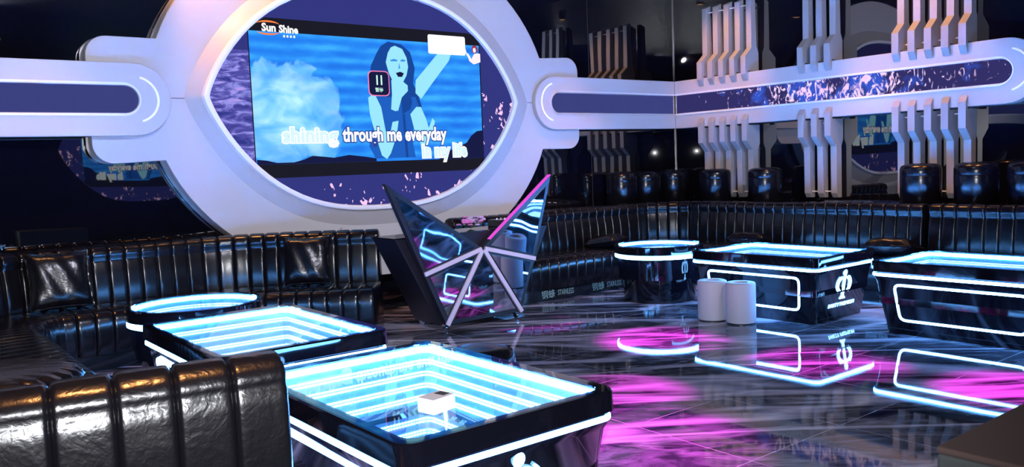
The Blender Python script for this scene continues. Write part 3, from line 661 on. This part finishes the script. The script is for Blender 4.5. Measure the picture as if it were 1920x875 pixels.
# ------------------------------------------------------------------ glowing tables
def body_x(z): return 0.40+0.07*z/0.44
def body_y(z): return 0.60+0.07*z/0.44
def rr3(hx, hy, r, z, n=4): return [(x, y, z) for x, y in rrect(0, 0, 2*hx, 2*hy, r, n)]
def make_table():
    t = thing('light_table', 'x', 'table')
    mb = MB(); mb.loft([rr3(.40, .60, .05, 0.0), rr3(.47, .67, .06, .44), rr3(.485, .685, .07, .465), rr3(.487, .687, .07, .508), rr3(.50, .70, .07, .515), rr3(.50, .70, .07, .592), rr3(.494, .694, .066, .600), rr3(.448, .648, .05, .600), rr3(.448, .648, .05, .25)], True, False)
    mb.build('body', M['table_black'], t, True, ang=30)
    mb = MB(); mb.loft([rr3(.446, .646, .05, .594), rr3(.446, .646, .05, .262)], False, False); mb.build('well_lining', M['well'], t)
    mb = MB(); mb.loft([rr3(.447, .647, .05, .258), rr3(.447, .647, .05, .262)], True, True); mb.build('well_mirror', M['mirror'], t)
    mb = MB()
    for k in range(5):  # rings below the top pair imitate its mirror images
        z = .578-k*.062
        for dz in (0, -.016):
            mb.loft([rr3(.445, .645, .05, z+dz+.0045), rr3(.441, .641, .05, z+dz+.0045), rr3(.441, .641, .05, z+dz-.0045), rr3(.445, .645, .05, z+dz-.0045)], False, False, int(k == 0))
    mb.build('led_and_image_rings', [M['dots'], M['dots_top']], t)
    mb = MB(); mb.loft([rr3(.488, .688, .068, .5985), rr3(.488, .688, .068, .6035)], True, True); mb.build('glass_top', M['glass'], t)
    mb = MB(); mb.loft([rr3(.486, .686, .07, .478), rr3(.494, .694, .075, .481), rr3(.494, .694, .075, .499), rr3(.486, .686, .07, .502)], False, False); mb.build('led_strip', M['led'], t, True)
    for sg in (-1, 1):      # rounded outline on each long side
        mb = MB(); c = [(.50, .412), (-.50, .412), (-.47, .120), (.47, .120)]; path = []
        for i in range(4):
            p = Vector(c[i]); a = (Vector(c[i-1])-p).normalized()*.05; b = (Vector(c[(i+1) % 4])-p).normalized()*.05
            for k in range(6):
                q = k/5; path.append(p+a*(1-q)**2+b*q**2)
        mb.tube([(sg*(body_x(p.y)-.0015), p.x, p.y) for p in path], .0105, 8, True); mb.build('side_light', M['led'], t, True)
    for sg in (-1, 1):      # emblem and words on each short side
        def to3(a, b, h): return (a if sg < 0 else -a, sg*(body_y(b)+.003+max(h, 0)*1.0), b)
        e = MB(); dot = [(0.0+.028*math.cos(x), .425+.030*math.sin(x)) for x in [2*PI*i/20 for i in range(20)]]
        def shape(poly): vs, fs = plate_mesh(poly, [], .006, to3); e.add(vs, fs)
        shape(dot)
        shape([(-.018, .385), (.018, .39), (.020, .215), (.045, .195), (.045, .188), (-.045, .188), (-.045, .195), (-.020, .215)])
        for s2 in (-1, 1):
            for r0, r1, th0, th1, zz in ((.072, .098, -62, 82, .318), (.103, .118, -50, 56, .318)):
                o_ = [(s2*(.012+r1*.95*math.cos(math.radians(a_))), zz+r1*math.sin(math.radians(a_))*.78) for a_ in [th0+(th1-th0)*i/16 for i in range(17)]]
                i_ = [(s2*(.012+r0*.95*math.cos(math.radians(a_))), zz+r0*math.sin(math.radians(a_))*.78) for a_ in [th1+(th0-th1)*i/16 for i in range(17)]]
                shape(o_+i_)
        e.build('emblem', M['logo'], t)
        e = MB(); vs, fs = text_mesh('PARTY PREMIUM', .050, lambda a, b, h: to3(a, b+.122, h), .003, -.0008, 0.15, 'CENTER', 1.0)
        k = .42/(max(v[0] for v in vs)-min(v[0] for v in vs)); e.add([(v[0]*k, v[1], v[2]) for v in vs], fs); e.build('lettering', M['logo'], t)
    return t
T = make_table()
TL = [((1.85, 3.05), 'near glowing mirror-top table with a small white box on its glass'),
      ((1.87, 4.88), 'glowing mirror-top rectangular table standing behind the near one, beside the left sofa'),
      ((6.96, 4.75), 'glowing rectangular table showing its lit emblem behind the two white cylinder stools'),
      ((7.07, 2.95), 'glowing rectangular table cut off at the right edge of the view')]
for i, ((x, y), lb) in enumerate(TL):
    o = T if i == 0 else copy_tree(T)
    o.location = (x, y, 0); o['label'] = lb; o['group'] = 'rectangular light tables'
def make_round():
    t = thing('round_light_table', 'x', 'table')
    mb = MB(); mb.lathe([(.38, 0), (.40, .44), (.455, .465), (.457, .505), (.475, .515), (.475, .592), (.468, .60), (.432, .60), (.432, .25)], n=64, cap1=False); mb.build('body', M['table_black'], t, True, ang=30)
    mb = MB(); mb.lathe([(.430, .594), (.430, .262)], n=64, cap0=False, cap1=False); mb.build('well_lining', M['well'], t, True)
    mb = MB(); mb.lathe([(.431, .258), (.431, .262)], n=64); mb.build('well_mirror', M['mirror'], t)
    mb = MB()
    for k in range(5):  # only the top pair is LED strip; the lower ones model its reflections
        z = .578-k*.062
        for dz in (0, -.016): mb.lathe([(.430, z+dz+.0045), (.426, z+dz+.0045), (.426, z+dz-.0045), (.430, z+dz-.0045)], n=64, cap0=False, cap1=False, mi=int(k == 0))
    mb.build('led_and_image_rings', [M['dots'], M['dots_top']], t, True)
    mb = MB(); mb.lathe([(.462, .5985), (.462, .6035)], n=64); mb.build('glass_top', M['glass'], t)
    mb = MB(); mb.lathe([(.455, .468), (.468, .473), (.468, .499), (.455, .505)], n=64, cap0=False, cap1=False); mb.build('led_strip', M['led'], t, True)
    return t
R1 = make_round(); R1.location = (6.83, 6.18, 0); R1['label'] = 'glowing round table in front of the corner sofa'; R1['group'] = 'round light tables'
R2 = copy_tree(R1); R2.location = (1.93, 6.25, 0); R2['label'] = 'glowing round table in front of the left sofa'
bx = thing('paper_box', 'small white paper box lying on the near glowing table', 'box', (1.66, 2.62, .6035), math.radians(12))
mb = MB(); mb.box((0, 0, .024), (.115, .085, .048)); mb.build('carton', M['paper'], bx, bevel=.004)
mb = MB(); mb.box((0, 0, .052), (.118, .088, .008)); mb.build('lid', M['paper'], bx, bevel=.002)
mb = MB(); mb.box((0.03, 0, .0565), (.035, .05, .001)); mb.build('tissue_slot', M['dark_inside'], bx)

# ------------------------------------------------------------------ angular stand with mirror facets
st = thing('dj_stand', 'angular black butterfly-shaped stand with mirror facets and pale strips, on castors mid-room', 'stand', (4.66, 6.45, 0)); sf = st.location[:]
yF2 = 6.45
TLp, V, TRp = (3.625, 6.37, 1.381), (4.67, 6.435, .732), (5.50, 6.37, 1.391)
ML, MR, BLp, BRp = (4.02, 6.45, .55), (5.31, 6.445, .57), (4.24, 6.45, .055), (5.12, 6.45, .065)
def tri_plate(mb, tri, a, b, ins=0.0):
    P3 = [Vector(p) for p in tri]; n = (P3[1]-P3[0]).cross(P3[2]-P3[0]).normalized()
    if n.y > 0: n = -n
    out = []
    for i in range(3):
        p = P3[i]; u = (P3[i-1]-p).normalized(); v = (P3[(i+1) % 3]-p).normalized(); out.append(p+(u+v).normalized()*min(ins/math.sin(u.angle(v)/2), .28) if ins else p)
    mb.loft([[p+n*a for p in out], [p+n*b for p in out]], True, True)
TRI = [(TLp, V, ML), (V, TRp, MR), (V, ML, BLp), (V, BLp, BRp), (V, BRp, MR)]
mb = MB()
for tr in TRI: tri_plate(mb, tr, 0.0, -0.06)
mb.build('front_frame', M['black_metal'], st, off=sf)
M['facet'] = pr('smoked_mirror', (0.42, 0.50, 0.62), 0.03, metal=1, bump=0.35, bscale=2.2, bdist=0.02, detail=1)
M['facet_flat'] = pr('clear_mirror', (0.55, 0.56, 0.62), 0.02, metal=1, bump=0.04, bscale=2, bdist=0.01, detail=1)
for k, tr in enumerate(TRI):
    mb = MB(); tri_plate(mb, tr, 0.008, -0.002, .042); mb.build('mirror_facet', M['facet' if k < 2 else 'facet_flat'], st, off=sf)
def strip(a, b, w=.020):
    a = Vector(a); b = Vector(b); d = (b-a).normalized(); n = Vector((-d.z, 0, d.x)).normalized()*w; a = a+d*.02; q = Vector((0, -.024, 0))
    mb = MB(); mb.loft([[a+n, b+n, b-n, a-n], [a+n+q, b+n+q, b-n+q, a-n+q]], True, True); return mb.build('light_strip', M['lilac'], st, off=sf, bevel=.003)
for e in (ML, BLp, BRp, MR): strip(V, e)
# body behind
mb = MB(); zt = .88
f0 = [(4.20, yF2+.07, .055), (5.14, yF2+.07, .055), (5.55, yF2+.07, zt), (3.78, yF2+.07, zt)]; b0 = [(4.20, 6.94, .055), (5.14, 6.94, .055), (5.55, 6.94, zt), (3.78, 6.94, zt)]
mb.loft([f0, b0], True, True); mb.build('body', M['stand_side'], st, off=sf, bevel=.004)
mb = MB(); mb.box((4.665, 6.733, zt+.006), (1.78, .42, .012)); mb.build('top_board', M['table_black'], st, off=sf, bevel=.002)
# upper edge of the right wing; its emission stands in for reflected magenta light
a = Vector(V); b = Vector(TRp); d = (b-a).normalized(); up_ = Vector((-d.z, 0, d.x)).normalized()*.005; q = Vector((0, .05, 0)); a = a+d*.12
mb = MB(); mb.loft([[a, b, b+q, a+q], [a+up_, b+up_, b+q+up_, a+q+up_]], True, True); o = mb.build('edge_glow', M['magenta_edge_glow'], st, off=sf); o['label'] = 'upper edge of the right wing, made to glow for the magenta light it reflects'
for cx, cy in ((4.25, 6.50), (5.09, 6.50), (4.25, 6.9), (5.09, 6.9)):
    mb = MB(); mb.tube([(cx-.012, cy, .027), (cx+.012, cy, .027)], .027, 16); mb.box((cx, cy, .05), (.04, .04, .02)); mb.build('castor', M['chrome'], st, True, off=sf)
# bouquet and mixer on the stand
fl = thing('flower_bouquet', 'pink and lilac flower bouquet lying on top of the butterfly-shaped stand', 'flowers', (4.80, 6.80, .892))
mg = MB()
for k in range(26):
    cx, cy, cz = random.uniform(-.13, .17), random.uniform(-.08, .08), random.uniform(.035, .12); r = random.uniform(.018, .034)
    tgt = MB(); pk = cx < -.04 or random.random() < .2
    for q in range(5):
        aa = q*2*PI/5+k; px, py = cx+math.cos(aa)*r*.6, cy+math.sin(aa)*r*.6
        tgt.lathe([(r*.15, -r*.3), (r*.55, -r*.1), (r*.6, r*.25), (r*.2, r*.5)], (px, py, cz), 8)
    tgt.build('bloom', M['pink_petal' if pk else 'lilac_petal'], fl, True)
for k in range(14):
    aa = random.uniform(0, 2*PI); rr_ = random.uniform(.05, .16); mg.tube([(0, 0, .012), (rr_*math.cos(aa)*.6, rr_*math.sin(aa)*.3, .03), (rr_*math.cos(aa), rr_*math.sin(aa)*.55, random.uniform(.03, .09))], .006, 5)
mg.build('stems', M['leaf'], fl, True)
mx = thing('mixer_box', 'low black control box on the butterfly-shaped stand, right of the bouquet', 'mixer', (5.22, 6.78, .892))
mb = MB(); mb.box((0, 0, .035), (.30, .2, .07)); mb.build('housing', M['black_metal'], mx, bevel=.006)
for k in range(5):
    mb = MB(); mb.lathe([(.010, 0), (.009, .014)], (-.1+.05*k, 0, .07), 12); mb.build('knob', M['chrome'], mx, True)

# ------------------------------------------------------------------ round stools
def make_stool():
    t = thing('cylinder_stool', 'x', 'stool')
    mb = MB(); mb.lathe([(.130, .012), (.134, .03), (.134, .355), (.130, .366), (.120, .371), (.066, .371), (.064, .368), (.064, .33)], n=48, cap1=False); mb.build('shell', M['grey_stool'], t, True, ang=60)
    mb = MB(); mb.lathe([(.064, .328), (.064, .332)], n=32); mb.build('recess', M['dark_inside'], t)
    mb = MB(); mb.lathe([(.126, 0), (.126, .014)], n=40); mb.build('foot_ring', M['black_metal'], t, True)
    return t
cs = make_stool(); cs.location = (6.215, 4.975, 0); cs['label'] = 'left one of two pale grey cylinder stools before the emblem table'; cs['group'] = 'pale cylinder stools'
c2 = copy_tree(cs); c2.location = (6.255, 4.69, 0); c2.rotation_euler = (0, 0, 1); c2['label'] = 'right one of two pale grey cylinder stools before the emblem table'
def make_pouf():
    t = thing('pouf', 'x', 'pouf')
    mb = MB(); mb.lathe([(.19, .012), (.205, .03), (.208, .30), (.205, .315), (.208, .33), (.207, .39), (.195, .42), (.16, .438), (.10, .447), (.03, .449)], n=56); mb.build('cover', M['leather'], t, True, ang=60)
    mb = MB(); mb.tube([(.207*math.cos(a), .207*math.sin(a), .315) for a in [2*PI*i/48 for i in range(48)]], .004, 6, True); mb.build('piping', M['leather'], t, True)
    mb = MB(); mb.lathe([(.18, 0), (.18, .014)], n=40); mb.build('foot_ring', M['black_metal'], t, True)
    return t
pf0 = make_pouf(); pf0['group'] = 'black poufs stored on the ledge'
PL = [((9.10, 7.20), 'black leather pouf on the ledge under the corner group of wall fins'),
      ((9.10, 6.42), 'black leather pouf on the ledge just left of the middle group of wall fins'),
      ((9.10, 4.45), 'black leather pouf on the ledge under the rightmost group of wall fins, the left one'),
      ((9.10, 3.88), 'black leather pouf on the ledge under the rightmost group of wall fins, the right one'),
      ((9.10, 3.36), 'black leather pouf on the ledge cut off at the right edge of the view'),
      ((8.22, 8.075), 'black leather pouf on the ledge by the back wall, leftmost of that row'),
      ((8.70, 8.075), 'black leather pouf on the ledge by the back wall, second from the left'),
      ((9.16, 7.98), 'black leather pouf on the ledge right in the room corner')]
for i, ((x, y), lb) in enumerate(PL):
    o = pf0 if i == 0 else copy_tree(pf0); o.location = (x, y, LZ); o['label'] = lb
o = copy_tree(pf0); o.location = (2.84, 3.98, 0); o['label'] = 'single black leather pouf on the floor behind the near glowing table'
del o['group']
# puffy ottoman by the near end of the left sofa
ot = thing('ottoman', 'tall round black leather ottoman with a gathered rim beside the end of the left sofa', 'ottoman', (0.37, 4.12, 0))
def gathered(rad, z, amp, n=160, k=26): return [((rad+amp*abs(math.sin(k*PI*i/n)))*math.cos(2*PI*i/n), (rad+amp*abs(math.sin(k*PI*i/n)))*math.sin(2*PI*i/n), z) for i in range(n)]
mb = MB(); mb.loft([gathered(.33, .05, .01), gathered(.36, .15, .02), gathered(.36,   .57, .02), gathered(.34, .65, .012)], True, True); mb.build('side_cover', M['leather_worn'], ot, True, ang=80)
mb = MB(); mb.loft([gathered(.34, .645, .02), gathered(.365, .68, .03), gathered(.35, .715, .02), gathered(.30, .735, .008), gathered(.15, .745, 0), gathered(.02, .747, 0)], True, True); mb.build('cushion', M['leather_worn'], ot, True, ang=80)
mb = MB(); mb.lathe([(.30, 0), (.30, .06)], n=40); mb.build('foot_ring', M['black_metal'], ot, True)

ot.scale = (1, 1, 0.975)
# ------------------------------------------------------------------ cabinet in the near right corner
sp_ = thing('speaker_cabinet', 'boxy cabinet with dark brown top and grey carpeted side in the near right corner', 'cabinet', (2.62, .62, 0)); so2 = sp_.location[:]
mb = MB(); mb.box((2.62, .65, .365), (1.0, .70, .73)); mb.build('carcass', M['speaker_side'], sp_, off=so2, bevel=.012)
mb = MB(); mb.box((2.62, .65, .738), (1.0, .70, .018)); mb.build('top_board', M['speaker_top'], sp_, off=so2, bevel=.006)
mb = MB(); mb.box((2.118, .60, .66), (.006, .10, .035)); mb.build('handle', M['black_metal'], sp_, off=so2, bevel=.002)

# ------------------------------------------------------------------ ceiling lamps (mirrored in the walls)
def lampd(label, x, y):
    t = thing('ceiling_downlight', label, 'lamp', (x, y, ZC)); mb = MB(); mb.lathe([(.07, 0), (.07, -.02), (.05, -.02), (.05, -.004)], n=24, cap0=False, cap1=False); mb.build('trim_ring', M['chrome'], t, True)
    mb = MB(); mb.lathe([(.05, -.004), (.05, -.006)], n=24); mb.build('bulb_face', M['lamp'], t)
for i, (x, y) in enumerate([(1.2, 7.0), (4.3, 6.6), (7.3, 6.8), (8.3, 4.7), (8.2, 3.0), (0.6, 1.9), (4.6, 2.6), (7.0, 0.6), (2.4, -2.0), (6.0, -3.5)]):
    lampd(['warm ceiling downlight above the left sofa pillow', 'warm ceiling downlight above the butterfly-shaped stand', 'warm ceiling downlight above the round table at the corner sofa',
           'warm ceiling downlight above the emblem table', 'warm ceiling downlight above the rightmost table', 'warm ceiling downlight above the near sofa', 'warm ceiling downlight above the middle of the floor',
           'warm ceiling downlight above the right wall side near the camera', 'warm ceiling downlight behind the camera, left', 'warm ceiling downlight behind the camera, right'][i], x, y)
